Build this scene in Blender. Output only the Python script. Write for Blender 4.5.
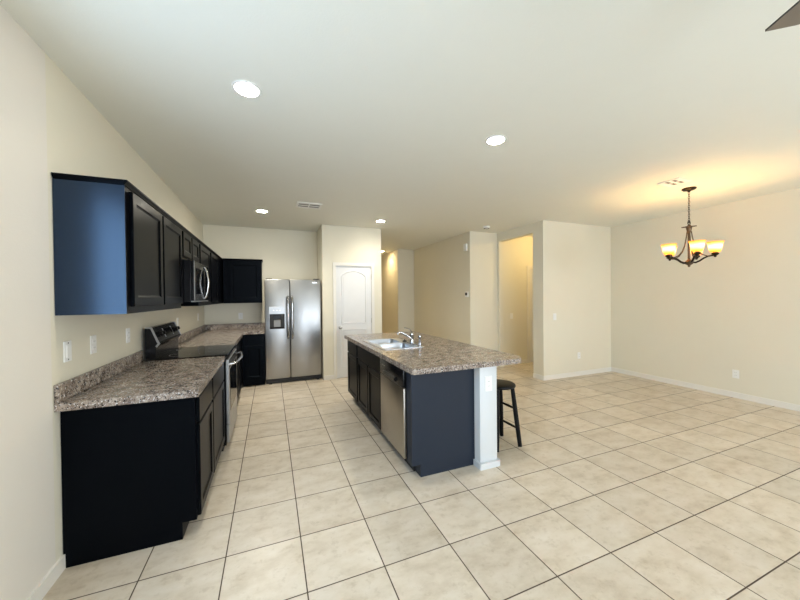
import bpy, bmesh, math, random
from mathutils import Vector, Matrix
random.seed(7)
PI = math.pi
for o in list(bpy.data.objects):
    bpy.data.objects.remove(o, do_unlink=True)
S = bpy.context.scene
COL = S.collection
T = 0.404          # one floor tile
H = 2.742          # ceiling height

# ------------------------------------------------------------------ camera
yaw, pitch, roll = 0.3820, 0.0100, -0.0100
f = Vector((math.sin(yaw)*math.cos(pitch), math.cos(yaw)*math.cos(pitch), -math.sin(pitch)))
r = Vector((math.cos(yaw), -math.sin(yaw), 0.0)); u = r.cross(f)
r2 = r*math.cos(roll) + u*math.sin(roll); u2 = u*math.cos(roll) - r*math.sin(roll)
cam_d = bpy.data.cameras.new('camera'); cam = bpy.data.objects.new('camera', cam_d); COL.objects.link(cam)
cam_d.sensor_width = 36.0; cam_d.lens = 322.176/800*36.0; cam_d.clip_start = 0.02; cam_d.clip_end = 200
cam.matrix_world = Matrix(((r2.x, u2.x, -f.x, 0.2529), (r2.y, u2.y, -f.y, -1.6431), (r2.z, u2.z, -f.z, 1.4597), (0, 0, 0, 1)))
S.camera = cam

# ------------------------------------------------------------------ world, daylight, exposure
S.view_settings.view_transform = 'Standard'; S.view_settings.look = 'None'
S.view_settings.gamma = 1.0; S.view_settings.use_curve_mapping = False
S.view_settings.exposure = 0.36
S.cycles.max_bounces = 14; S.cycles.diffuse_bounces = 10; S.cycles.glossy_bounces = 5
W = bpy.data.worlds.new('sky'); S.world = W; W.use_nodes = True
W.node_tree.nodes['Background'].inputs[0].default_value = (0.62, 0.78, 1.0, 1)
W.node_tree.nodes['Background'].inputs[1].default_value = 2.0

def area(name, loc, rot, sx, sy, power, color):
    l = bpy.data.lights.new(name, 'AREA'); l.shape = 'RECTANGLE'; l.size = sx; l.size_y = sy
    l.energy = power; l.color = color
    o = bpy.data.objects.new(name, l); o.location = loc; o.rotation_euler = rot; COL.objects.link(o)
    return o
# daylight entering through the windows and the patio door behind the camera
area('daylight_patio_door', (1.7, -4.62, 1.08), (PI/2, 0, 0), 2.3, 2.05, 90, (0.86, 0.93, 1.0))
area('daylight_rear_window', (4.7, -4.62, 1.45), (PI/2, 0, 0), 1.7, 1.35, 92, (0.86, 0.93, 1.0))
area('daylight_left_window', (-1.0, -0.80, 1.60), (0, -PI/2, 0), 1.25, 1.8, 32, (0.55, 0.76, 1.0))

# ------------------------------------------------------------------ materials
def new_mat(name):
    m = bpy.data.materials.new(name); m.use_nodes = True
    nt = m.node_tree
    return m, nt, nt.nodes['Principled BSDF']
def N(nt, t, **kw):
    n = nt.nodes.new(t)
    for k, v in kw.items(): setattr(n, k, v)
    return n
def noise(nt, coord, scale, detail=4, rough=.55, stretch=None):
    if stretch:
        mp = N(nt, 'ShaderNodeMapping'); mp.inputs['Scale'].default_value = stretch
        nt.links.new(coord, mp.inputs['Vector']); coord = mp.outputs[0]
    n = N(nt, 'ShaderNodeTexNoise'); n.inputs['Scale'].default_value = scale
    n.inputs['Detail'].default_value = detail; n.inputs['Roughness'].default_value = rough
    nt.links.new(coord, n.inputs['Vector']); return n.outputs['Fac']
def ramp(nt, fac, stops):
    n = N(nt, 'ShaderNodeValToRGB'); cr = n.color_ramp
    while len(cr.elements) < len(stops): cr.elements.new(.5)
    for e, (p, c) in zip(cr.elements, stops):
        e.position = p; e.color = (*c, 1) if len(c) == 3 else c
    nt.links.new(fac, n.inputs[0]); return n.outputs[0]
def mixc(nt, fac, a, b, mode='MIX'):
    n = N(nt, 'ShaderNodeMix', data_type='RGBA', blend_type=mode)
    for v, i in ((fac, 0), (a, 6), (b, 7)):
        if isinstance(v, (int, float)): n.inputs[i].default_value = v
        elif isinstance(v, tuple): n.inputs[i].default_value = (*v, 1)
        else: nt.links.new(v, n.inputs[i])
    return n.outputs[2]
def bump(nt, p, h, strength, dist=.002):
    b = N(nt, 'ShaderNodeBump'); b.inputs['Strength'].default_value = strength; b.inputs['Distance'].default_value = dist
    nt.links.new(h, b.inputs['Height']); nt.links.new(b.outputs[0], p.inputs['Normal'])
def coord(nt): return N(nt, 'ShaderNodeTexCoord').outputs['Object']

def paint(name, col, rough=.55, tex=0.0, scale=140, var=.03, spec=.5, tint=None):
    m, nt, p = new_mat(name); c = coord(nt)
    a = tuple(x*(1-var) for x in col); b = tuple(min(1, x*(1+var)) for x in col)
    nt.links.new(mixc(nt, noise(nt, c, 6), a, b), p.inputs['Base Color'])
    p.inputs['Roughness'].default_value = rough; p.inputs['Specular IOR Level'].default_value = spec
    if tint: p.inputs['Specular Tint'].default_value = (*tint, 1)
    if tex: bump(nt, p, noise(nt, c, scale, 2), tex, .003)
    return m
def metal(name, col, rough=.3, stretch=None, var=.06):
    m, nt, p = new_mat(name); c = coord(nt)
    p.inputs['Metallic'].default_value = 1.0; p.inputs['Base Color'].default_value = (*col, 1)
    n = noise(nt, c, 30, 5, .6, stretch or (1, 1, 1))
    mr = N(nt, 'ShaderNodeMapRange'); mr.inputs[3].default_value = rough-var; mr.inputs[4].default_value = rough+var
    nt.links.new(n, mr.inputs[0]); nt.links.new(mr.outputs[0], p.inputs['Roughness'])
    if stretch: bump(nt, p, n, .03, .001)
    return m
def emit(name, col, strength, base=(.8, .8, .8)):
    m, nt, p = new_mat(name); p.inputs['Base Color'].default_value = (*base, 1)
    p.inputs['Emission Color'].default_value = (*col, 1); p.inputs['Emission Strength'].default_value = strength
    return m

M = {}
M['wall'] = paint('greige_wall_paint', (.725, .69, .575), .6, .22, 110, .015)
M['wall_fore'] = paint('pale_wall_paint', (.735, .70, .64), .6, .22, 110, .015)
M['ceiling'] = paint('ceiling_paint', (.77, .775, .71), .7, .25, 90, .015)
M['trim'] = paint('white_trim_paint', (.76, .74, .69), .4, 0)
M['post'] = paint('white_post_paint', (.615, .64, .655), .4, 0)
M['door'] = paint('white_door_paint', (.74, .75, .765), .4, 0)
M['cab'] = paint('dark_espresso_cabinet', (.0016, .0018, .0026), .34, 0, spec=.07, tint=(.60, .78, 1.0))
M['cab_side_sheen'] = paint('cabinet_side_painted_sheen', (.0012, .005, .019), .27, .03, 60, .1, spec=.80, tint=(.50, .72, 1.0))  # blue reflection of the left window put into base colour and specular tint
M['cab_daylit'] = paint('cabinet_side_painted_daylight', (.017, .023, .036), .42, .02, 60, .08, spec=.2)  # dark cabinet paint with bluish window daylight put into its base colour
M['black'] = paint('black_gloss_plastic', (.004, .004, .005), .22, 0, spec=.25)
M['black_glass'] = paint('black_glass', (.004, .004, .005), .08, 0, spec=.08)
M['black_matt'] = paint('black_matt_plastic', (.012, .012, .013), .55, 0)
M['stool'] = paint('black_painted_wood', (.005, .005, .0055), .40, 0, spec=.15)
M['white_plastic'] = paint('white_plastic', (.82, .82, .80), .35, 0)
M['duct_grey'] = paint('grey_duct', (.10, .095, .085), .7, 0)
M['grey_plastic'] = paint('grey_plastic', (.25, .26, .27), .4, 0)
M['dark_slot'] = paint('dark_slot', (.02, .02, .02), .6, 0)
M['steel'] = metal('brushed_stainless_steel', (.41, .415, .42), .34, (1, 1, 40))
M['steel_dw'] = metal('dishwasher_stainless_steel', (.42, .39, .34), .34, (1, 40, 1))
M['chrome'] = metal('polished_chrome', (.46, .46, .47), .14)
M['sink'] = metal('satin_sink_steel', (.52, .54, .57), .30)
M['nickel'] = metal('satin_nickel', (.45, .42, .38), .32)
M['bronze'] = metal('dark_bronze', (.035, .025, .018), .40)
M['bronze_light'] = metal('brushed_bronze', (.14, .095, .06), .36)
M['blade'] = paint('grey_brown_fan_blade', (.20, .165, .13), .45, 0, var=.15)
M['can'] = emit('recessed_lamp_lens', (1.0, .93, .79), 200)
M['can_near'] = emit('near_recessed_lamp_lens', (1.0, .93, .80), 95)
M['can_hall'] = emit('hall_lamp_lens', (1.0, .76, .42), 110)
M['bulb'] = emit('chandelier_bulb', (1.0, .63, .25), 175)

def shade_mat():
    m, nt, p = new_mat('amber_glass_painted_glow')
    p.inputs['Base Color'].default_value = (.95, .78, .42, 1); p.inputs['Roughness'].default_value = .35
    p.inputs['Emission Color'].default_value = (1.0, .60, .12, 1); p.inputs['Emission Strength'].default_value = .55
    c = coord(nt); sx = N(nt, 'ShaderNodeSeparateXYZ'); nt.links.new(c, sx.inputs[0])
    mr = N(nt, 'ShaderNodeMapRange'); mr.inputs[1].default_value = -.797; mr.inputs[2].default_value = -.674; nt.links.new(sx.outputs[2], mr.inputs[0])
    amber = (.95, .52, .08); pale = (1.0, .95, .78)          # bulb glow painted into the glass: pale hot body, amber foot and rim
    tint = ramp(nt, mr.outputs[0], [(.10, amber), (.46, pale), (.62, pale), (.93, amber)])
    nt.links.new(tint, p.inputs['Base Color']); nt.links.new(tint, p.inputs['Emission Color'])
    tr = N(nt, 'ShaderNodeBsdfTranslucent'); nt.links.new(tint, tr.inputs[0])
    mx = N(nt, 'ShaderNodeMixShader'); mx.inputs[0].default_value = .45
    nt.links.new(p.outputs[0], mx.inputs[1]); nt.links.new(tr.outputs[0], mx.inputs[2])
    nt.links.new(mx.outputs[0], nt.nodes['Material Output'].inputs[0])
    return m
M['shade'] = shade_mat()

def pane_mat():
    m, nt, p = new_mat('window_glass')
    p.inputs['Base Color'].default_value = (.9, .95, 1, 1); p.inputs['Roughness'].default_value = .03
    t = N(nt, 'ShaderNodeBsdfTransparent'); mx = N(nt, 'ShaderNodeMixShader'); mx.inputs[0].default_value = .93
    nt.links.new(p.outputs[0], mx.inputs[1]); nt.links.new(t.outputs[0], mx.inputs[2])
    nt.links.new(mx.outputs[0], nt.nodes['Material Output'].inputs[0])
    return m
M['pane'] = pane_mat()

def tile_mat():
    m, nt, p = new_mat('ceramic_floor_tile'); c = coord(nt)
    sc = N(nt, 'ShaderNodeVectorMath', operation='SCALE'); sc.inputs['Scale'].default_value = 1/T; nt.links.new(c, sc.inputs[0])
    fr = N(nt, 'ShaderNodeVectorMath', operation='FRACTION'); nt.links.new(sc.outputs[0], fr.inputs[0])
    fl = N(nt, 'ShaderNodeVectorMath', operation='FLOOR'); nt.links.new(sc.outputs[0], fl.inputs[0])
    sp = N(nt, 'ShaderNodeSeparateXYZ'); nt.links.new(fr.outputs[0], sp.inputs[0])
    def edge(o):
        a = N(nt, 'ShaderNodeMath', operation='SUBTRACT'); nt.links.new(o, a.inputs[0]); a.inputs[1].default_value = .5
        b = N(nt, 'ShaderNodeMath', operation='ABSOLUTE'); nt.links.new(a.outputs[0], b.inputs[0]); return b.outputs[0]
    mxm = N(nt, 'ShaderNodeMath', operation='MAXIMUM'); nt.links.new(edge(sp.outputs[0]), mxm.inputs[0]); nt.links.new(edge(sp.outputs[1]), mxm.inputs[1])
    grout = N(nt, 'ShaderNodeMapRange'); grout.inputs[1].default_value = .5-.0095; grout.inputs[2].default_value = .5-.0065
    nt.links.new(mxm.outputs[0], grout.inputs[0])
    wn = N(nt, 'ShaderNodeTexWhiteNoise', noise_dimensions='2D'); nt.links.new(fl.outputs[0], wn.inputs['Vector'])
    off = N(nt, 'ShaderNodeVectorMath', operation='MULTIPLY_ADD'); nt.links.new(wn.outputs['Color'], off.inputs[0])
    off.inputs[1].default_value = (30, 30, 30); nt.links.new(c, off.inputs[2])
    n1 = noise(nt, off.outputs[0], 5, 7, .62, (1, 1.7, 1)); n2 = noise(nt, off.outputs[0], 20, 7, .68)
    base = ramp(nt, n1, [(.30, (.50, .425, .325)), (.50, (.605, .535, .435)), (.72, (.665, .605, .52))])
    vein = ramp(nt, n2, [(.36, (.80, .77, .72)), (.46, (1, 1, 1))])
    base = mixc(nt, .55, base, vein, 'MULTIPLY')
    tint = N(nt, 'ShaderNodeMapRange'); tint.inputs[3].default_value = .93; tint.inputs[4].default_value = 1.05
    nt.links.new(wn.outputs['Value'], tint.inputs[0])
    tv = N(nt, 'ShaderNodeCombineXYZ')
    for i in range(3): nt.links.new(tint.outputs[0], tv.inputs[i])
    base = mixc(nt, 1.0, base, tv.outputs[0], 'MULTIPLY')
    nt.links.new(mixc(nt, grout.outputs[0], base, (.075, .05, .03)), p.inputs['Base Color'])
    rr = N(nt, 'ShaderNodeMapRange'); rr.inputs[3].default_value = .36; rr.inputs[4].default_value = .8
    nt.links.new(grout.outputs[0], rr.inputs[0]); nt.links.new(rr.outputs[0], p.inputs['Roughness'])
    inv = N(nt, 'ShaderNodeMath', operation='SUBTRACT'); inv.inputs[0].default_value = 1; nt.links.new(grout.outputs[0], inv.inputs[1])
    bump(nt, p, inv.outputs[0], .5, .002)
    return m
M['tile'] = tile_mat()

def granite_mat():
    m, nt, p = new_mat('speckled_granite_laminate'); c = coord(nt)
    big = noise(nt, c, 11, 6, .65, (1, 1.5, 1))
    col = ramp(nt, big, [(.30, (.062, .044, .036)), (.43, (.20, .15, .118)), (.56, (.33, .27, .22)), (.72, (.47, .42, .37))])
    fine = noise(nt, c, 62, 5, .72)
    col = mixc(nt, ramp(nt, fine, [(.425, (1, 1, 1)), (.475, (0, 0, 0))]), col, (.02, .016, .016))
    fine2 = noise(nt, c, 88, 4, .7, (1.2, 1, 1))
    col = mixc(nt, ramp(nt, fine2, [(.56, (0, 0, 0)), (.63, (.85, .85, .85))]), col, (.74, .73, .72))
    nt.links.new(col, p.inputs['Base Color']); p.inputs['Roughness'].default_value = .22
    return m
M['granite'] = granite_mat()

# ------------------------------------------------------------------ mesh helpers
class MB:
    def __init__(s): s.bm = bmesh.new()
    def box(s, x0, x1, y0, y1, z0, z1, bev=0.0):
        v = [s.bm.verts.new((x, y, z)) for z in (z0, z1) for y in (y0, y1) for x in (x0, x1)]
        fs = [s.bm.faces.new([v[i] for i in q]) for q in ((0, 2, 3, 1), (4, 5, 7, 6), (0, 1, 5, 4), (2, 6, 7, 3), (0, 4, 6, 2), (1, 3, 7, 5))]
        if bev:
            es = {e for fc in fs for e in fc.edges}
            bmesh.ops.bevel(s.bm, geom=list(es), offset=bev, segments=2, affect='EDGES', profile=.5)
        return s
    def prism(s, pts, a, b, axis='x'):
        def mk(p, t):
            return {'x': (t, p[0], p[1]), 'y': (p[0], t, p[1]), 'z': (p[0], p[1], t)}[axis]
        A = [s.bm.verts.new(mk(p, a)) for p in pts]; B = [s.bm.verts.new(mk(p, b)) for p in pts]
        s.bm.faces.new(A); s.bm.faces.new(B[::-1]); n = len(pts)
        for i in range(n): s.bm.faces.new((A[i], B[i], B[(i+1) % n], A[(i+1) % n]))
        return s
    def lathe(s, prof, seg=24, c=(0, 0, 0), axis='z', cap=True):
        rings = []
        for (rad, z) in prof:
            ring = []
            for k in range(seg):
                a = 2*PI*k/seg; q = (rad*math.cos(a), rad*math.sin(a), z)
                if axis == 'x': q = (q[2], q[0], q[1])
                if axis == 'y': q = (q[0], q[2], q[1])
                ring.append(s.bm.verts.new((q[0]+c[0], q[1]+c[1], q[2]+c[2])))
            rings.append(ring)
        for A, B in zip(rings, rings[1:]):
            for k in range(seg): s.bm.faces.new((A[k], A[(k+1) % seg], B[(k+1) % seg], B[k]))
        if cap and prof[0][0] > 1e-6: s.bm.faces.new(rings[0][::-1])
        if cap and prof[-1][0] > 1e-6: s.bm.faces.new(rings[-1])
        return s
    def tube(s, pts, rad, seg=10, closed=False, flat=1.0):
        P = [Vector(p) for p in pts]; n = len(P); rings = []
        R = rad if isinstance(rad, (list, tuple)) else [rad]*n
        up = None
        for i in range(n):
            if closed: t = P[(i+1) % n]-P[i-1]
            else: t = P[min(i+1, n-1)]-P[max(i-1, 0)]
            t.normalize()
            if up is None:
                up = Vector((0, 0, 1)) if abs(t.z) < .9 else Vector((1, 0, 0))
            a = t.cross(up).normalized(); b = a.cross(t).normalized(); up = b
            rings.append([s.bm.verts.new(P[i] + a*R[i]*math.cos(2*PI*k/seg) + b*R[i]*flat*math.sin(2*PI*k/seg)) for k in range(seg)])
        m = n if closed else n-1
        for i in range(m):
            A, B = rings[i], rings[(i+1) % n]
            for k in range(seg): s.bm.faces.new((A[k], A[(k+1) % seg], B[(k+1) % seg], B[k]))
        if not closed: s.bm.faces.new(rings[0][::-1]); s.bm.faces.new(rings[-1])
        return s
    def slab(s, outline, z0, z1, holes=()):
        es = []
        for loop in [outline]+list(holes):
            vs = [s.bm.verts.new((x, y, z0)) for x, y in loop]
            for i in range(len(vs)): es.append(s.bm.edges.new((vs[i], vs[(i+1) % len(vs)])))
        g = bmesh.ops.triangle_fill(s.bm, use_beauty=True, use_dissolve=False, edges=es)
        fs = [x for x in g['geom'] if isinstance(x, bmesh.types.BMFace)]
        e = bmesh.ops.extrude_face_region(s.bm, geom=fs)
        bmesh.ops.translate(s.bm, verts=[v for v in e['geom'] if isinstance(v, bmesh.types.BMVert)], vec=(0, 0, z1-z0))
        return s
    def panel_door(s, x0, x1, z0, z1, y=0.0, t=.02, rail=.055, depth=.009):
        """frame-and-panel door leaf: front at y-t, back at y, recessed flat centre with a sloped inner edge"""
        def ring(ix, yy):
            return [s.bm.verts.new(q) for q in ((x0+ix, yy, z0+ix), (x1-ix, yy, z0+ix), (x1-ix, yy, z1-ix), (x0+ix, yy, z1-ix))]
        L = [ring(0, y), ring(0, y-t+.004), ring(.004, y-t), ring(rail, y-t), ring(rail+.004, y-t+.004), ring(rail+.012, y-t+depth)]
        s.bm.faces.new(L[0])
        for A, B in zip(L, L[1:]):
            for k in range(4): s.bm.faces.new((A[k], A[(k+1) % 4], B[(k+1) % 4], B[k]))
        s.bm.faces.new(L[-1][::-1]); return s
    def build(s, name, mat, parent=None, smooth=False, loc=None):
        bmesh.ops.recalc_face_normals(s.bm, faces=s.bm.faces[:])
        me = bpy.data.meshes.new(name); s.bm.to_mesh(me); s.bm.free()
        me.materials.append(M[mat] if isinstance(mat, str) else mat)
        o = bpy.data.objects.new(name, me); COL.objects.link(o)
        if parent: o.parent = parent
        if loc: o.location = loc
        if smooth:
            me.polygons.foreach_set('use_smooth', [True]*len(me.polygons))
            me.set_sharp_from_angle(angle=math.radians(38))
        return o
def tag(o, label, cat, group=None):
    o['label'] = label; o['category'] = cat
    if group: o['group'] = group
    return o
def thing(name, label, cat, loc=(0, 0, 0), rz=0.0, group=None):
    o = bpy.data.objects.new(name, None); o.empty_display_size = .1; COL.objects.link(o)
    o.location = loc; o.rotation_euler = (0, 0, rz)
    return tag(o, label, cat, group)
def struct(o): o['kind'] = 'structure'; return o
def dup(root, loc, label, rz=None, name=None):
    c = root.copy(); COL.objects.link(c); c.location = loc; c['label'] = label
    if rz is not None: c.rotation_euler = (0, 0, rz)
    for ch in list(root.children):
        d = ch.copy(); COL.objects.link(d); d.parent = c
        for g in list(ch.children):
            e = g.copy(); COL.objects.link(e); e.parent = d
    return c
def sbox(name, mat, *bs):
    m = MB()
    for b in bs: m.box(*b)
    return struct(m.build(name, mat))

# ------------------------------------------------------------------ room shell
YR = -4.5; XL = -.814; XR = 6.276; XH = 3.924; XO = 4.583; YD = 2.558; YJ = 3.76; YP = 4.13; YB = 4.80
XP0, XP1 = 1.107, 2.2; YI = 3.80
sbox('floor', 'tile', (XL-.14, XR+.3, YR-.14, 9.8, -.08, 0))
sbox('ceiling', 'ceiling', (XL-.14, XR+.3, YR-.14, 9.8, H, H+.1))
# left wall with a window opening beside the camera; kitchen stretch carries the darker greige
wy0, wy1, wz0, wz1 = -1.75, .16, .95, 2.25
sbox('wall_left', 'wall_fore', (XL-.13, XL, YR, wy0, 0, H), (XL-.13, XL, wy1, .597, 0, H), (XL-.13, XL, wy0, wy1, 0, wz0), (XL-.13, XL, wy0, wy1, wz1, H))
sbox('wall_kitchen_left', 'wall', (XL-.13, XL, .597, YB+.12, 0, H))
sbox('wall_kitchen_back', 'wall', (XL, XP0+.12, YB, YB+.12, 0, H))
dx0, dx1, dz = 1.335, 2.005, 2.035
sbox('wall_pantry', 'wall', (XP0, dx0, YP, YP+.12, 0, H), (dx1, XP1, YP, YP+.12, 0, H), (dx0, dx1, YP, YP+.12, dz, H),
     (XP0, XP0+.12, YP+.12, YB, 0, H), (XP1-.12, XP1, YP+.12, 9.5, 0, H), (XP0+.12, XP1-.12, YP+.6, YP+.7, 0, H))
sbox('wall_hall_right', 'wall', (XH, XH+.12, YJ+.12, 6.57, 0, H))
sbox('wall_hall_jog', 'wall', (3.45, XH, 6.45, 6.57, 0, H), (3.45, 3.57, 6.57, 9.5, 0, H))
sbox('wall_hall_end', 'wall', (XP1-.12, 3.57, 9.5, 9.62, 0, H))
sbox('wall_nook', 'wall', (XH, XO, YJ, YJ+.12, 0, H))
oy0, oy1, oz = 2.79, 3.70, 2.57
sbox('wall_opening', 'wall', (XO, XO+.117, YD+.12, oy0, 0, H), (XO, XO+.117, oy1, YJ+.12, 0, H), (XO, XO+.117, oy0, oy1, oz, H))
sbox('wall_dining', 'wall', (XO, XR, YD, YD+.12, 0, H))
hx0, hx1, hz = 5.475, 6.10, 2.04
sbox('wall_inner_hall', 'wall', (XO+.117, hx0, YI, YI+.12, 0, H), (hx1, XR, YI, YI+.12, 0, H), (hx0, hx1, YI, YI+.12, hz, H))
sbox('wall_right', 'wall', (XR, XR+.12, YR, YI+.12, 0, H))
px0, px1, pz1 = .55, 2.85, 2.10
qx0, qx1, qz0, qz1 = 3.85, 5.55, .78, 2.12
sbox('wall_rear', 'wall_fore', (XL, px0, YR-.12, YR, 0, H), (px1, qx0, YR-.12, YR, 0, H), (qx1, XR, YR-.12, YR, 0, H),
     (px0, px1, YR-.12, YR, pz1, H), (qx0, qx1, YR-.12, YR, 0, qz0), (qx0, qx1, YR-.12, YR, qz1, H))

def base(name, *bs): return sbox(name, 'trim', *bs)
bh = .078; bt = .013
base('baseboard_left', (XL, XL+bt, YR, .655, 0, bh))
base('baseboard_dining', (XO-bt, XR-bt, YD-bt, YD, 0, bh), (XO-bt, XO, YD, oy0-.002, 0, bh))
base('baseboard_right', (XR-bt, XR, YR, YD-bt, 0, bh))
base('baseboard_nook', (XH, XO, YJ-bt, YJ, 0, bh))
base('baseboard_hall', (XH-bt, XH, YJ-bt, 6.45, 0, bh), (3.45, XH-bt, 6.45-bt, 6.45, 0, bh), (3.45-bt, 3.45, 6.45-bt, 9.5, 0, bh))
base('baseboard_inner_hall', (XO+.117, hx0-.08, YI-bt, YI, 0, bh), (hx1+.08, XR, YI-bt, YI, 0, bh))
base('baseboard_pantry', (XP0, dx0-.05, YP-bt, YP, 0, bh), (dx1+.05, XP1, YP-bt, YP, 0, bh), (XP1, XP1+bt, YP-bt, 9.5, 0, bh))
base('baseboard_rear', (XL+bt, px0-.06, YR, YR+bt, 0, bh), (px1+.06, XR-bt, YR, YR+bt, 0, bh))

# windows behind and beside the camera
def window(name, axis, a0, a1, z0, z1, pos, mull):
    def bx(m, p0, p1, q0, q1, d0, d1):
        if axis == 'y': m.box(p0, p1, pos+d0, pos+d1, q0, q1)
        else: m.box(pos+d0, pos+d1, p0, p1, q0, q1)
    w = .045; m = MB()
    bx(m, a0, a0+w, z0, z1, -.03, .03); bx(m, a1-w, a1, z0, z1, -.03, .03)
    bx(m, a0+w, a1-w, z0, z0+w, -.03, .03); bx(m, a0+w, a1-w, z1-w, z1, -.03, .03)
    bx(m, (a0+a1)/2-w/2, (a0+a1)/2+w/2, z0+w, z1-w, -.03, .03)
    o = struct(m.build(name, 'trim'))
    m = MB(); bx(m, a0+w, (a0+a1)/2-w/2, z0+w, z1-w, -.003, .003); bx(m, (a0+a1)/2+w/2, a1-w, z0+w, z1-w, -.003, .003)
    m.build('pane', 'pane', o); return o
window('window_1', 'y', px0, px1, 0, pz1, YR-.06, 1)
window('window_2', 'y', qx0, qx1, qz0, qz1, YR-.06, 1)
window('window_3', 'x', wy0, wy1, wz0, wz1, XL-.07, 1)

# ------------------------------------------------------------------ doors
def arch(x0, x1, z0, z1, rise, n=14):
    p = [(x0, z0), (x1, z0)]
    for k in range(n+1):
        t = k/n; x = x1+(x0-x1)*t; p.append((x, z1-rise+rise*(1-(2*t-1)**2)**.8))
    return p
def door_leaf(name, w, h, panels, t=.035):
    m = MB(); m.box(0, w, 0, t, 0, h, .002)
    o = struct(m.build(name, 'door'))
    for pts in panels:
        m = MB()
        loop = [(x, -.001, z) for x, z in pts]
        m.tube(loop, .012, 8, closed=True, flat=.9)
        cx = sum(q[0] for q in pts)/len(pts); cz = sum(q[1] for q in pts)/len(pts)
        inner = [(cx+(x-cx)*.84, cz+(z-cz)*.91) for x, z in pts]
        m.prism(inner, -.006, .002, 'y')
        m.build('raised_panel', 'door', o)
    return o
d = door_leaf('door_1', dx1-dx0-.006, 2.025, [arch(.105, .555, .985, 1.93, .10), [(.105, .20), (.555, .20), (.555, .86), (.105, .86)]])
d.location = (dx0+.003, YP+.012, .006)
m = MB()
for a, b, c0, c1 in ((dx0-.048, dx0+.006, 0, dz+.05), (dx1-.006, dx1+.048, 0, dz+.05), (dx0+.006, dx1-.006, dz-.006, dz+.05)):
    m.box(a-d.location.x, b-d.location.x, YP-.014-d.location.y, YP-.001-d.location.y, c0-.006, c1-.006)
m.build('casing', 'trim', d)
m = MB(); m.lathe([(.001, -.062), (.022, -.058), (.028, -.046), (.024, -.034), (.011, -.026), (.010, -.008), (.030, -.006), (.030, 0)], 18, (.075, 0, .91), 'y')
m.build('knob', 'nickel', d, True)
for z in (.22, 1.02, 1.83):
    m = MB(); m.box(dx1-dx0-.012, dx1-dx0-.002, -.006, .0, z-.045, z+.045); m.build('hinge', 'nickel', d)
d2 = door_leaf('door_2', hx1-hx0-.006, 2.03, [[(.10, 1.53), (.54, 1.53), (.54, 1.92), (.10, 1.92)], [(.10, 1.10), (.54, 1.10), (.54, 1.42), (.10, 1.42)], [(.10, .28), (.54, .28), (.54, .92), (.10, .92)]])
d2.location = (hx0+.003, YI+.03, .006)
m = MB()
for a, b, c0, c1 in ((hx0-.075, hx0+.004, 0, hz+.065), (hx1-.004, hx1+.075, 0, hz+.065), (hx0+.004, hx1-.004, hz-.004, hz+.065)):
    m.box(a-d2.location.x, b-d2.location.x, YI-.014-d2.location.y, YI-.001-d2.location.y, c0-.006, c1-.006)
m.build('casing', 'trim', d2)

# ------------------------------------------------------------------ cabinets
def base_cabinet(label, loc, rz, w, depth, drawers, doors, group, side=False, ztop=.868, name='base_cabinet'):
    t = thing(name, label, 'cabinet', loc, rz, group)
    m = MB()
    if 'sink' in label:
        m.box(0, w, 0, depth, .102, .700); m.box(0, w, 0, .018, .700, ztop); m.box(0, w, depth-.018, depth, .700, ztop)
        m.box(0, .018, .018, depth-.018, .700, ztop); m.box(w-.018, w, .018, depth-.018, .700, ztop)
    else: m.box(0, w, 0, depth, .102, ztop)
    m.build('body', 'cab_side_sheen' if side else 'cab', t)
    MB().box(0, w, .075, depth, 0, .102).build('toe_kick', 'cab', t)
    for a, b, z0, z1 in drawers: MB().box(a, b, -.020, -.0005, z0, z1, .004).build('drawer_front', 'cab', t)
    for a, b, z0, z1 in doors: MB().panel_door(a, b, z0, z1, -.0005).build('door', 'cab', t)
    return t
LG = 'dark base cabinets along the left wall'; IG = 'dark cabinets of the island'; UG = 'dark wall cabinets of the kitchen'
FX = -.185
base_cabinet('dark base cabinet nearest the camera at the open end of the left worktop', (FX, .655, 0), PI/2, .515, .625,
             [(.02, .50, .695, .850)], [(.02, .50, .115, .680)], LG)
base_cabinet('dark base cabinet on the left wall touching the near side of the range', (FX, 1.172, 0), PI/2, .655, .625,
             [(.015, .635, .695, .850)], [(.015, .635, .115, .680)], LG)
base_cabinet('dark base cabinet on the left wall beyond the range', (FX, 2.60, 0), PI/2, 1.575, .625,
             [(.03, .53, .695, .850), (.56, 1.06, .695, .850)], [(.03, .53, .115, .680), (.56, 1.06, .115, .680)], LG)
base_cabinet('dark base cabinet on the back wall beside the refrigerator', (FX+.002, 4.18, 0), 0, .335, .612,
             [(.03, .31, .695, .850)], [(.03, .31, .115, .680)], LG)

# left worktops
def worktop(label, outline, splashes, origin):
    ox, oy = origin
    m = MB(); m.slab([(x-ox, y-oy) for x, y in outline], .870, .914)
    w = m.build('worktop', 'granite', loc=(ox, oy, 0)); tag(w, label, 'worktop', 'granite look worktops')
    for (x0, x1, y0, y1) in splashes:
        MB().box(x0-ox, x1-ox, y0-oy, y1-oy, .9145, 1.012, .003).build('backsplash', 'granite', w)
    return w
worktop('short granite look worktop at the near end of the left wall', [(-.812, .605), (-.158, .605), (-.158, 1.826), (-.812, 1.826)],
        [(-.812, -.792, .605, 1.826)], (-.80, .605))
worktop('corner granite look worktop between the range and the refrigerator', [(-.812, 2.594), (-.158, 2.594), (-.158, 4.155), (.155, 4.155), (.155, 4.797), (-.812, 4.797)],
        [(-.812, -.792, 2.594, 4.776), (-.812, .155, 4.777, 4.797)], (-.80, 2.594))

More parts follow.
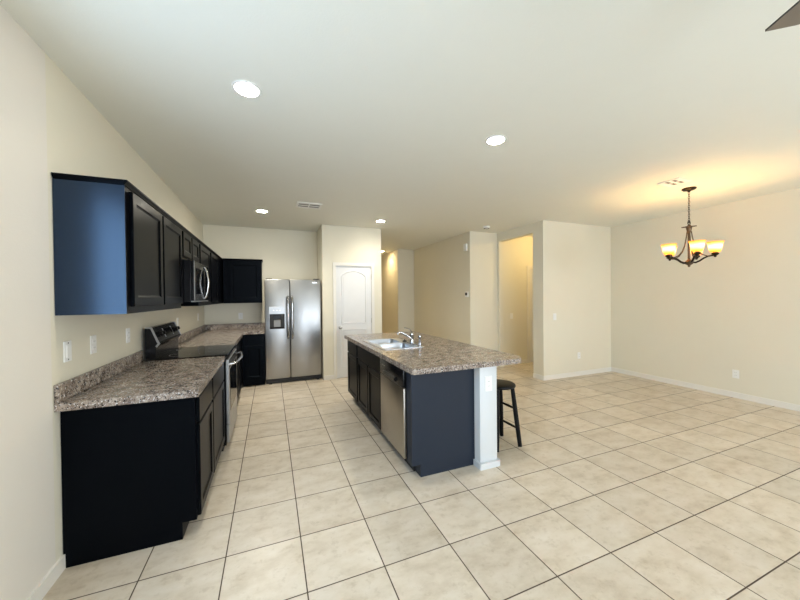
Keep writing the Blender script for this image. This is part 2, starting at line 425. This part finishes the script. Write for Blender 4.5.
def upper(label, loc, rz, w, z0, z1, doors, depth=.306, crown_ends=(0, 0), side=False, rail=.055):
    t = thing('upper_cabinet', label, 'cabinet', loc, rz, UG)
    MB().box(0, w, 0, depth, z0, z1).build('body', 'cab', t)
    for a, b, c, dd in doors: MB().panel_door(a, b, c, dd, -.0005, rail=rail).build('door', 'cab', t)
    return t
UF = -.505; zt = 2.108
def crown(t, pts_front, w, ends, depth):
    m = MB()
    pr = [(0.0, zt-.003), (-.004, zt-.003), (-.008, zt+.006), (-.016, zt+.018), (-.016, zt+.026), (0.0, zt+.026)]
    e0 = .016 if ends[0] else 0; e1 = .016 if ends[1] else 0
    m.prism([(y-.0005, z) for y, z in pr], -e0, w+e1, 'x')
    m.box(0, w, 0, depth, zt+.0005, zt+.026)
    if ends[0]: m.prism([(y-.0005, z) for y, z in pr], 0, depth, 'y')
    if ends[1]: m.prism([(w-y+.0005, z) for y, z in pr], 0, depth, 'y')
    return m.build('crown', 'cab', t)
a = upper('large dark wall cabinet nearest the camera with a blue sheen painted on its end panel', (UF, .635, 0), PI/2, 1.193, 1.378, zt,
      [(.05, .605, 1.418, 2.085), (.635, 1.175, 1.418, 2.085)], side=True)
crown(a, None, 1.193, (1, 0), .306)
MB().box(-.0065, -.0005, .0, .306, 1.378, zt-.004).build('end_panel', 'cab_side_sheen', a)
b = upper('small dark wall cabinet with two short doors above the microwave', (UF, 1.830, 0), PI/2, .765, 1.828, zt,
      [(.03, .362, 1.86, 2.085), (.392, .74, 1.86, 2.085)], rail=.05)
crown(b, None, .765, (0, 0), .306)
c = upper('dark wall cabinet on the left wall just beyond the microwave', (UF, 2.597, 0), PI/2, .72, 1.378, zt,
      [(.04, .68, 1.418, 2.085)])
crown(c, None, .72, (0, 0), .306)
c = upper('dark wall cabinet in the far left corner of the kitchen', (UF, 3.319, 0), PI/2, 1.476, 1.378, zt,
      [(.04, .64, 1.418, 2.085)])
crown(c, None, 1.476, (0, 0), .306)
c = upper('dark wall cabinet on the back wall left of the refrigerator', (-.480, 4.483, 0), 0, .595, 1.378, zt,
      [(.09, .570, 1.418, 2.085)], depth=.312)
crown(c, None, .595, (0, 1), .312)

# ------------------------------------------------------------------ microwave
t = thing('microwave', 'black over-the-range microwave with curved steel handle under the short wall cabinet', 'microwave', (-.428, 1.836, 1.43), PI/2)
w = .752
MB().box(0, w, .0, .372, 0, .392, .003).build('body', 'black', t)
dm = MB().box(.0, .55, -.026, -.0005, .012, .388, .004).build('door', 'black', t)
MB().box(.09, .46, -.0285, -.0262, .075, .325).build('window', 'black_glass', dm)
MB().box(.0, .012, -.0300, -.0262, .012, .388).build('edge_trim', 'steel', dm)
MB().tube([(.495, -.026, .035), (.495, -.038, .05), (.495, -.052, .10), (.495, -.061, .16), (.495, -.063, .20), (.495, -.061, .24), (.495, -.052, .30), (.495, -.038, .35), (.495, -.026, .365)], .0115, 10).build('handle', 'chrome', dm, True)
cp = MB().box(.553, w, -.024, -.0005, .012, .388, .003).build('control_panel', 'black_glass', t)
MB().box(.585, .72, -.0255, -.0242, .315, .355).build('display', 'dark_slot', cp)
MB().box(.0, w, -.02, -.0005, -.0, .010).build('bottom_trim', 'steel', t)

# ------------------------------------------------------------------ range
t = thing('range', 'black and stainless electric range between the left worktops', 'stove', (-.155, 1.836, 0), PI/2)
w = .748
MB().box(0, w, .001, .625, .05, .898).build('body', 'black', t)
ct = MB().box(-.002, w+.002, -.02, .575, .899, .922, .004).build('cooktop', 'black_glass', t)
for (bx, by, br) in ((.19, .14, .11), (.56, .14, .085), (.19, .41, .085), (.56, .41, .11)):
    MB().lathe([(br-.002, .9222), (br-.002, .9225), (br, .9225), (br, .9222)], 32, (bx, by, 0), cap=False).build('burner_ring', 'nickel', ct)
bg = MB().prism([(.625, .90), (.548, .923), (.548, 1.030), (.520, 1.062), (.528, 1.075), (.578, 1.200), (.586, 1.206), (.625, 1.206)], 0, w, 'x').build('backguard', 'black', t)
for xx in (-.0065, w+.0005):
    MB().prism([(.540, 1.028), (.514, 1.062), (.524, 1.080), (.572, 1.205), (.582, 1.212), (.622, 1.212), (.622, 1.200), (.590, 1.198), (.583, 1.194), (.540, 1.076), (.532, 1.063), (.550, 1.040)], xx, xx+.006, 'x').build('end_trim', 'steel', bg)
def on_guard(x, s): return (x, .528+.050*s, 1.075+.125*s)
for kx in (.09, .185, .60, .69):
    q = on_guard(kx, .5); m = MB()
    m.lathe([(.026, 0), (.024, -.014), (.019, -.016), (.017, -.034), (.001, -.035)], 16, (0, 0, 0), 'y')
    k = m.build('knob', 'black', bg, True); k.location = q; k.rotation_euler = (-.37, 0, 0)
dsp = MB().box(-.13, .13, -.004, .0, -.035, .035).build('display', 'black_glass', bg); dsp.location = on_guard(.39, .5); dsp.rotation_euler = (-.37, 0, 0)
for xx in (.258, .522):
    s_ = MB().box(-.004, .004, -.004, .0, -.045, .045).build('divider_strip', 'steel', bg); s_.location = on_guard(xx, .5); s_.rotation_euler = (-.37, 0, 0)
od = MB().box(.002, w-.002, -.029, -.0005, .252, .872, .004).build('oven_door', 'steel', t)
MB().box(.075, w-.075, -.0315, -.0292, .36, .77).build('window', 'black_glass', od)
MB().box(.012, w-.012, -.0310, -.0292, .79, .866).build('vent_band', 'black', od)
pts = [(.03, -.029, .825), (.035, -.070, .83)] + [(.05+.648*k/12, -.078-.030*math.sin(PI*k/12), .832) for k in range(13)] + [(w-.035, -.070, .83), (w-.03, -.029, .825)]
MB().tube(pts, .0125, 10).build('handle', 'chrome', od, True)
dr = MB().box(.002, w-.002, -.027, -.0005, .075, .246, .004).build('storage_drawer', 'steel', t)
MB().box(.0, w, .03, .5, 0, .0495).build('kick_plate', 'black_matt', t)

# ------------------------------------------------------------------ refrigerator
t = thing('refrigerator', 'stainless side-by-side refrigerator between the dark cabinets and the pantry wall', 'refrigerator', (.160, 4.215, 0))
w = .925
MB().box(.004, w-.004, .062, .565, .02, 1.755, .004).build('body', 'black_matt', t)
fz = MB().box(0, .398, 0, .055, .085, 1.778, .012).build('freezer_door', 'steel', t, True)
fd = MB().box(.406, w, 0, .055, .085, 1.778, .012).build('fridge_door', 'steel', t, True)
for hx, par in ((.366, fz), (.436, fd)):
    pts = [(hx, -.001, .765), (hx, -.038, .785), (hx, -.050, .83)] + [(hx, -.054, .83+.60*k/8) for k in range(1, 8)] + [(hx, -.050, 1.43), (hx, -.038, 1.465), (hx, -.001, 1.485)]
    MB().tube(pts, .0175, 12).build('handle', 'chrome', par, True)
dp = MB().box(.062, .322, -.008, -.0005, .925, 1.312, .003).build('dispenser', 'steel', fz)
dc = MB().box(.072, .312, -.0095, -.0082, .935, 1.19).build('recess', 'black_matt', dp)
MB().box(.13, .25, -.03, -.0097, 1.10, 1.17, .004).build('spout', 'black', dp)
MB().prism([(-.022, .94), (-.0097, .94), (-.0097, .965)], .085, .30, 'x').build('tray', 'black', dp)
MB().box(.14, .245, -.016, -.0097, .97, 1.09, .003).build('paddle', 'grey_plastic', dp)
for bx in (.14, .19, .24): MB().lathe([(.009, -.0095), (.009, -.0082)], 12, (bx, 0, 1.25), 'y').build('button', 'white_plastic', dp)
MB().box(.78, .86, -.0015, -.0003, 1.715, 1.735).build('badge', 'chrome', fd)
gr = MB().box(.01, w-.01, .02, .06, .012, .078).build('toe_grille', 'black_matt', t)
for bx in (.05, w-.09): MB().box(bx, bx+.05, .002, .06, 0, .03, .004).build('foot', 'black_matt', t)
for bx in (.02, w-.12): MB().box(bx, bx+.10, .01, .12, 1.7785, 1.792, .003).build('hinge_cover', 'black_matt', t)

# ------------------------------------------------------------------ island
IX = 1.285
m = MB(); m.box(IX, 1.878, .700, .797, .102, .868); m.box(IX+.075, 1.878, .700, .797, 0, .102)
tag(m.build('island_end_panel', 'cab_daylit'), 'dark end panel of the island facing the camera with bluish daylight painted in', 'panel')
base_cabinet('dark sink cabinet with two doors under the island sink', (IX, 2.363, 0), -PI/2, .948, .592,
             [(.02, .93, .695, .850)], [(.02, .465, .115, .680), (.485, .93, .115, .680)], IG)
base_cabinet('dark single door cabinet at the far end of the island', (IX, 2.93, 0), -PI/2, .565, .592,
             [(.02, .545, .695, .850)], [(.02, .545, .115, .680)], IG)
t = thing('dishwasher', 'stainless dishwasher with black control panel built into the island', 'dishwasher', (IX, 1.412, 0), -PI/2)
MB().box(.0, .610, .0, .585, .105, .866).build('body', 'black_matt', t)
dd = MB().box(.004, .606, -.026, -.0005, .118, .700, .005).build('door', 'steel_dw', t, True)
cpn = MB().box(.004, .606, -.030, -.0005, .706, .862, .006).build('control_panel', 'black', t, True)
MB().prism([(-.031, .72), (-.050, .735), (-.050, .752), (-.031, .765)], .16, .45, 'x').build('handle', 'black', cpn)
for k in range(5): MB().box(.07+.02*k, .082+.02*k, -.0315, -.0302, .80, .808).build('button', 'nickel', cpn)
MB().box(0, .610, .06, .12, 0, .104).build('toe_kick', 'black_matt', t)
# white knee wall ending in a post under the worktop
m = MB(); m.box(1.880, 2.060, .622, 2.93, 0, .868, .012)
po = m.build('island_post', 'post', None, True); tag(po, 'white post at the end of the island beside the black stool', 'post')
m = MB(); m.slab([(1.868, .592), (2.060, .592), (2.073, .605), (2.073, 2.94), (2.0605, 2.94), (2.0605, .6215), (1.8795, .6215), (1.8795, .698), (1.862, .698), (1.862, .598)], .0, .050)
m.build('plinth', 'post', po)

# island worktop with a rounded outer corner and the sink cut-out
def rrect(x0, x1, y0, y1, rad, n=5):
    p = []
    for cx, cy, a0 in ((x1-rad, y0+rad, -PI/2), (x1-rad, y1-rad, 0), (x0+rad, y1-rad, PI/2), (x0+rad, y0+rad, PI)):
        for k in range(n+1):
            a = a0+PI/2*k/n; p.append((cx+rad*math.cos(a), cy+rad*math.sin(a)))
    return p
wx, wy = 1.235, .560
out = [(1.235, .570), (1.245, .560)] + [(2.215+.12*math.sin(a), .68-.12*math.cos(a)) for a in [PI/2*k/10 for k in range(11)]] + [(2.335, 2.97), (1.235, 2.97)]
SX0, SX1, SY0, SY1 = 1.325, 1.795, 1.475, 2.295
m = MB(); m.slab([(x-wx, y-wy) for x, y in out], .870, .914, [[(x-wx, y-wy) for x, y in rrect(SX0+.012, SX1-.012, SY0+.012, SY1-.012, .03)]])
iw = m.build('worktop', 'granite', loc=(wx, wy, 0)); tag(iw, 'long granite look worktop on the island with a rounded outer corner', 'worktop', 'granite look worktops')

# sink
t = thing('sink', 'double bowl stainless sink set into the island worktop', 'sink', (SX0, SY0, .914))
ww, hh = SX1-SX0, SY1-SY0
b1 = (.035, .375, .03, .395); b2 = (.035, .375, .425, .79)
m = MB(); m.slab(rrect(0, ww, 0, hh, .035), .0005, .0055, [rrect(*b1, .05), rrect(*b2, .05)])
m.build('rim', 'sink', t, True)
for bb in (b1, b2):
    m = MB(); rings = []
    for ins, z in ((0, .003), (.006, -.02), (.014, -.150), (.035, -.170)):
        rings.append([m.bm.verts.new((x, y, z)) for x, y in rrect(bb[0]+ins, bb[1]-ins, bb[2]+ins, bb[3]-ins, .05)])
    for A, B in zip(rings, rings[1:]):
        for k in range(len(A)): m.bm.faces.new((A[k], A[(k+1) % len(A)], B[(k+1) % len(A)], B[k]))
    m.bm.faces.new(rings[-1])
    bo = m.build('bowl', 'sink', t, True)
    cx, cy = (bb[0]+bb[1])/2, (bb[2]+bb[3])/2
    MB().lathe([(.042, -.169), (.040, -.166), (.030, -.1665), (.001, -.168)], 20, (cx, cy, 0)).build('drain', 'chrome', bo, True)

# faucet and sprayer on the sink deck
fx, fy = SX1-.042, 1.735
t = thing('faucet', 'chrome single lever faucet on the rear deck of the sink', 'faucet', (fx, fy, .9200))
m = MB(); m.slab(rrect(-.026, .026, -.115, .115, .025), 0, .010); m.build('deck_plate', 'chrome', t, True)
MB().lathe([(.027, .0105), (.026, .02), (.022, .035), (.021, .085), (.024, .092), (.024, .118), (.016, .13), (.001, .134)], 20).build('body', 'chrome', t, True)
sp = [(-.015, 0, .062), (-.045, 0, .085), (-.08, 0, .108), (-.11, 0, .126), (-.138, 0, .137), (-.158, 0, .138), (-.170, 0, .130), (-.173, 0, .116)]
MB().tube(sp, [.016, .015, .0135, .0125, .012, .012, .0125, .0125], 12).build('spout', 'chrome', t, True)
MB().tube([(-.004, 0, .128), (-.012, 0, .15), (-.030, 0, .168), (-.062, 0, .180), (-.092, 0, .186)], [.009, .008, .0075, .0085, .008], 10, flat=.7).build('lever', 'chrome', t, True)
t = thing('sink_sprayer', 'small chrome side sprayer standing beside the faucet', 'sprayer', (fx+.004, 1.535, .9200))
MB().lathe([(.024, 0), (.024, .006), (.016, .012), (.014, .04), (.014, .045)], 18).build('holder', 'chrome', t, True)
MB().lathe([(.012, .0455), (.013, .07), (.016, .09), (.018, .105), (.016, .115), (.001, .118)], 18).build('spray_head', 'chrome', t, True)
t = thing('sink_stopper', 'black rubber stopper on the sink deck behind the bowls', 'stopper', (fx-.01, 1.93, .9200))
MB().lathe([(.026, 0), (.028, .008), (.02, .014), (.008, .016), (.008, .028), (.001, .03)], 18).build('plug', 'black_matt', t, True)

# ------------------------------------------------------------------ stool
t = thing('bar_stool', 'black wooden stool with round seat beside the white island post', 'stool', (2.335, .940, 0))
MB().lathe([(.001, .565), (.130, .565), (.152, .572), (.157, .583), (.154, .594), (.143, .600), (.001, .596)], 36).build('seat', 'stool', t, True)
feet = {}
for sx in (-1, 1):
    for sy in (-1, 1):
        top = Vector((sx*.088, sy*.088, .564)); bot = Vector((sx*.137, sy*.134, .004)); feet[(sx, sy)] = (top, bot)
        MB().tube([top, top.lerp(bot, .3), top.lerp(bot, .7), bot], [.019, .022, .022, .020], 12).build('leg', 'stool', t, True)
def rung(k1, k2, z):
    P = []
    for k in (k1, k2):
        tp, bt_ = feet[k]; s_ = (z-tp.z)/(bt_.z-tp.z); P.append(tp.lerp(bt_, s_))
    MB().tube([P[0].lerp(P[1], .04), P[0].lerp(P[1], .5), P[0].lerp(P[1], .96)], [.010, .013, .010], 10).build('rung', 'stool', t, True)
rung((1, -1), (1, 1), .175); rung((-1, -1), (-1, 1), .175)
rung((1, -1), (1, 1), .365); rung((-1, -1), (-1, 1), .365)

# ------------------------------------------------------------------ recessed lights, vents, detector
def recessed(loc, label, lens='can', power=66):
    t = thing('recessed_light', label, 'ceiling light', loc, 0, 'recessed ceiling lights')
    MB().lathe([(.068, -.006), (.082, -.004), (.084, -.0005), (.068, -.0005), (.068, -.006)], 36, cap=False).build('trim_ring', 'white_plastic', t, True)
    l = bpy.data.lights.new('recessed_beam', 'SPOT'); l.energy = power; l.spot_size = math.radians(150); l.spot_blend = .9
    l.shadow_soft_size = .07; l.color = (1.0, .92, .77) if lens != 'can_hall' else (1.0, .74, .40)
    lo = bpy.data.objects.new('recessed_beam', l); COL.objects.link(lo); lo.parent = t; lo.location = (0, 0, -.012)
    MB().lathe([(.001, -.0075), (.055, -.0075), (.067, -.005), (.067, -.001), (.001, -.001)], 36).build('lens', lens, t, True)
    return t
recessed((.135, .545, H), 'large looking round recessed light nearest the camera above the left worktop', 'can_near', 20)
recessed((1.99, .53, H), 'round recessed light in the middle of the ceiling above the near end of the island', 'can_near', 26)
recessed((.152, 3.52, H), 'round recessed light above the walkway in front of the refrigerator', 'can', 125)
recessed((1.995, 3.53, H), 'round recessed light in front of the white pantry door', 'can_near', 55)
recessed((3.16, 6.94, H), 'small recessed light far back in the hallway right of the pantry', 'can_hall', 46)

def vent(name, label, loc, sx, sy, rows):
    t = thing(name, label, 'vent', loc, 0, 'ceiling air vents')
    m = MB(); m.slab(rrect(-sx/2, sx/2, -sy/2, sy/2, .006, 2), -.008, -.0005, [[(-sx/2+.03, -sy/2+.03), (sx/2-.03, -sy/2+.03), (sx/2-.03, sy/2-.03), (-sx/2+.03, sy/2-.03)]])
    m.box(-.008, .008, -sy/2+.03, sy/2-.03, -.008, -.0025)
    m.build('frame', 'white_plastic', t)
    MB().box(-sx/2+.03, sx/2-.03, -sy/2+.03, sy/2-.03, -.0020, -.0005).build('duct_opening', 'duct_grey', t)
    for k in range(rows):
        y = -sy/2+.04+(sy-.08)*k/(rows-1)
        m = MB(); m.prism([(y+.013, -.0095), (y+.010, -.0095), (y-.013, -.0025), (y-.010, -.0025)], -sx/2+.032, sx/2-.032, 'x')
        m.build('louver', 'white_plastic', t)
vent('ceiling_vent', 'white louvered ceiling vent above the walkway before the refrigerator', (.765, 2.99, H), .34, .27, 3)
vent('ceiling_vent', 'white louvered ceiling vent beside the chandelier canopy', (4.56, .615, H), .26, .22, 3)
t = thing('smoke_detector', 'white round smoke detector on the ceiling before the hall opening', 'smoke detector', (3.97, 3.29, H))
MB().lathe([(.062, -.0005), (.064, -.012), (.058, -.030), (.03, -.038), (.001, -.039)], 28).build('housing', 'white_plastic', t, True)
MB().lathe([(.050, -.036), (.052, -.040), (.042, -.042), (.040, -.038), (.050, -.036)], 28, cap=False).build('grille', 'dark_slot', t, True)

# ------------------------------------------------------------------ wall plates
def plate(kind, label, loc, rz, w=.072, h=.116):
    """local: plate in the xz plane, front towards -y"""
    t = thing('light_switch' if kind == 'switch' else 'wall_outlet', label, 'switch' if kind == 'switch' else 'outlet', loc, rz, 'white wall plates')
    MB().box(-w/2, w/2, -.006, -.0005, -h/2, h/2, .002).build('cover_plate', 'white_plastic', t)
    if kind == 'switch':
        MB().box(-.017, .017, -.0095, -.0062, -.034, .034, .001).build('rocker', 'white_plastic', t)
    else:
        for z in (-.02, .02):
            so = MB().box(-.016, .016, -.0085, -.0062, z-.014, z+.014, .001).build('socket', 'white_plastic', t)
            m = MB(); m.box(-.008, -.006, -.0090, -.0086, z-.004, z+.006); m.box(.006, .008, -.0090, -.0086, z-.004, z+.006); m.build('slots', 'dark_slot', so)
    for z in (-h/2+.012, h/2-.012):
        MB().lathe([(.004, -.0075), (.004, -.0062)], 10, (0, 0, z), 'y').build('screw', 'dark_slot' if 'nearest' in label else 'white_plastic', t)
    return t
plate('switch', 'white switch plate nearest the camera under the cabinet end with the painted blue sheen', (XL, .735, 1.172), PI/2)
plate('outlet', 'white outlet above the near left worktop, second from the camera', (XL, 1.02, 1.172), PI/2)
plate('outlet', 'white outlet on the left wall just before the range', (XL, 1.565, 1.172), PI/2)
plate('outlet', 'white outlet on the left wall just past the range backguard', (XL, 3.05, 1.172), PI/2)
plate('outlet', 'white outlet on the left wall near the far kitchen corner', (XL, 4.26, 1.172), PI/2)
plate('outlet', 'white outlet on the kitchen back wall under the corner cabinet', (-.25, YB, 1.142), 0)
plate('outlet', 'white outlet high on the face of the island post', (1.967, .622, .712), 0, .072, .130)
plate('outlet', 'white outlet low on the bright dining wall', (5.42, YD, .365), 0)
plate('switch', 'white switch on the dining wall right of the hall opening', (4.84, YD, 1.085), 0)
plate('outlet', 'white outlet low on the long right wall', (XR, .78, .333), -PI/2)
plate('switch', 'white switch inside the warm lit hall beyond the opening', (4.98, YI, 1.03), 0)
t = thing('thermostat', 'small white thermostat with dark screen at the corner of the hall wall', 'thermostat', (XH, 3.865, 1.495), -PI/2)
MB().box(-.05, .05, -.026, -.0005, -.055, .055, .005).build('case', 'white_plastic', t)
MB().box(-.036, .036, -.0275, -.0262, -.02, .035).build('screen', 'dark_slot', t)
t = thing('door_chime', 'white chime box high on the hall wall above the thermostat', 'door chime', (XH, 3.885, 2.44), -PI/2)
MB().box(-.05, .05, -.04, -.0005, -.07, .07, .006).build('cover', 'white_plastic', t)
MB().box(-.035, .035, -.0415, -.0402, -.055, -.04).build('sound_slot', 'trim', t)

# ------------------------------------------------------------------ chandelier
CX, CY = 4.986, .687
t = thing('chandelier', 'bronze chandelier with glowing amber glass shades hanging in the dining area', 'chandelier', (CX, CY, H))
Z = lambda z: z-H
MB().lathe([(.068, -.0005), (.070, -.012), (.055, -.024), (.02, -.030), (.012, -.045), (.001, -.046)], 28).build('canopy', 'bronze', t, True)
m = MB(); k = 0; z = -.046
while z > Z(2.335):
    pts = []
    for i in range(10):
        a = 2*PI*i/10; q = (.0085*math.cos(a), .018*math.sin(a))
        pts.append((q[0], 0, z-.014+q[1]) if k % 2 else (0, q[0], z-.014+q[1]))
    m.tube(pts, .0028, 6, closed=True); z -= .0265; k += 1
m.build('chain', 'bronze', t, True)
m = MB(); m.tube([(.024*math.cos(2*PI*i/16), 0, Z(2.322)+.026*math.sin(2*PI*i/16)) for i in range(16)], .005, 8, closed=True); m.build('top_loop', 'bronze', t, True)
st = []
for i in range(8):
    a = PI/4*i + .38; rr_ = .070 if i % 2 == 0 else .034; st.append((rr_*math.cos(a), rr_*math.sin(a)))
m = MB(); m.prism(st, Z(2.270), Z(2.282), 'z'); m.build('star_plate', 'bronze_light', t)
MB().lathe([(.016, Z(2.295)), (.030, Z(2.269)), (.026, Z(2.24)), (.014, Z(2.20)), (.013, Z(1.92)), (.014, Z(1.88)), (.030, Z(1.865)), (.044, Z(1.845)), (.036, Z(1.822)), (.014, Z(1.808)), (.013, Z(1.79)), (.001, Z(1.784))], 20).build('column', 'bronze_light', t, True)
cr, sr = math.cos(1.113), math.sin(1.113)
for k in range(5):
    th = math.radians(-72+72*k)
    lx, ly = math.cos(th), math.sin(th)                    # seen across / away from the camera
    dxx, dyy = lx*cr+ly*sr, -lx*sr+ly*cr
    P = lambda rad, z: (dxx*rad, dyy*rad, Z(z))
    RR = .228
    m = MB(); m.tube([P(.03, 1.842), P(.06, 1.838), P(.095, 1.855), P(.13, 1.884), P(.165, 1.903), P(.20, 1.908), P(RR, 1.912)], [.011, .011, .010, .0095, .009, .009, .010], 10)
    ar = m.build('arm', 'bronze', t, True)
    m = MB(); m.tube([P(.020, 2.225), P(.032, 2.14), P(.048, 2.05), P(.075, 1.98), P(.115, 1.93), P(.16, 1.908)], .006, 8); m.build('brace', 'bronze_light', ar, True)
    c0 = P(RR, 0)
    m = MB(); m.lathe([(.001, Z(1.886)), (.011, Z(1.890)), (.014, Z(1.905)), (.034, Z(1.920)), (.032, Z(1.938)), (.02, Z(1.944)), (.016, Z(1.975)), (.001, Z(1.976))], 18, (c0[0], c0[1], 0)); m.build('socket_cup', 'bronze', ar, True)
    prof = [(.030, 1.9455), (.045, 1.950), (.055, 1.975), (.060, 2.005), (.065, 2.035), (.074, 2.060), (.078, 2.068)]
    full = [(r_, Z(z_)) for r_, z_ in prof] + [(r_-.003, Z(z_)) for r_, z_ in reversed(prof[1:])] + [(.029, Z(1.949))]
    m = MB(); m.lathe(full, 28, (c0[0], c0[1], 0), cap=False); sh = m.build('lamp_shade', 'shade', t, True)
    m = MB(); m.lathe([(.012, Z(1.977)), (.016, Z(1.99)), (.027, Z(2.015)), (.027, Z(2.03)), (.016, Z(2.048)), (.001, Z(2.052))], 16, (c0[0], c0[1], 0)); m.build('bulb', 'bulb', t, True)

# ------------------------------------------------------------------ ceiling fan (one blade tip reaches into view)
hub = Vector((1.742, -1.575, H))
t = thing('ceiling_fan', 'ceiling fan whose grey-brown blade tip shows at the top right', 'ceiling fan', hub)
MB().lathe([(.07, -.0005), (.072, -.02), (.05, -.045), (.016, -.05), (.014, -.17), (.05, -.175), (.105, -.20), (.115, -.24), (.10, -.29), (.06, -.305), (.05, -.345), (.001, -.35)], 28).build('motor', 'bronze', t, True)
ang = math.atan2(.844, .537)
for k in range(5):
    a = ang+2*PI*k/5
    m = MB(); m.prism([(.17, -.055), (.22, -.062), (.555, -.070), (.585, -.050), (.600, -.012), (.622, .066), (.22, .062), (.17, .055)], -.004, .004, 'z')
    bl = m.build('blade', 'blade', t); bl.data.materials.append(M['black_matt'])
    for pl in bl.data.polygons:
        if abs(pl.normal.z) < .5: pl.material_index = 1
    bl.location = (0, 0, -.285); bl.rotation_euler = (math.radians(12), 0, 0)
    bl.rotation_mode = 'XYZ'; bl.matrix_local = Matrix.Translation((0, 0, -.285)) @ Matrix.Rotation(a, 4, 'Z') @ Matrix.Rotation(math.radians(5), 4, 'X')
    m = MB(); m.box(.09, .22, -.018, .018, .0045, .011, .002); m.build('bracket', 'bronze', bl)

# warm lamp of the hall behind the opening
hl = thing('hall_ceiling_light', 'round ceiling lamp of the warm hall hidden behind the opening header', 'ceiling light', (5.45, 3.12, H))
MB().lathe([(.10, -.0005), (.105, -.02), (.10, -.025), (.001, -.026)], 28).build('base', 'white_plastic', hl, True)
MB().lathe([(.095, -.0265), (.11, -.05), (.09, -.085), (.04, -.105), (.001, -.11)], 28).build('globe', emit('hall_globe', (1.0, .72, .32), 48), hl, True)
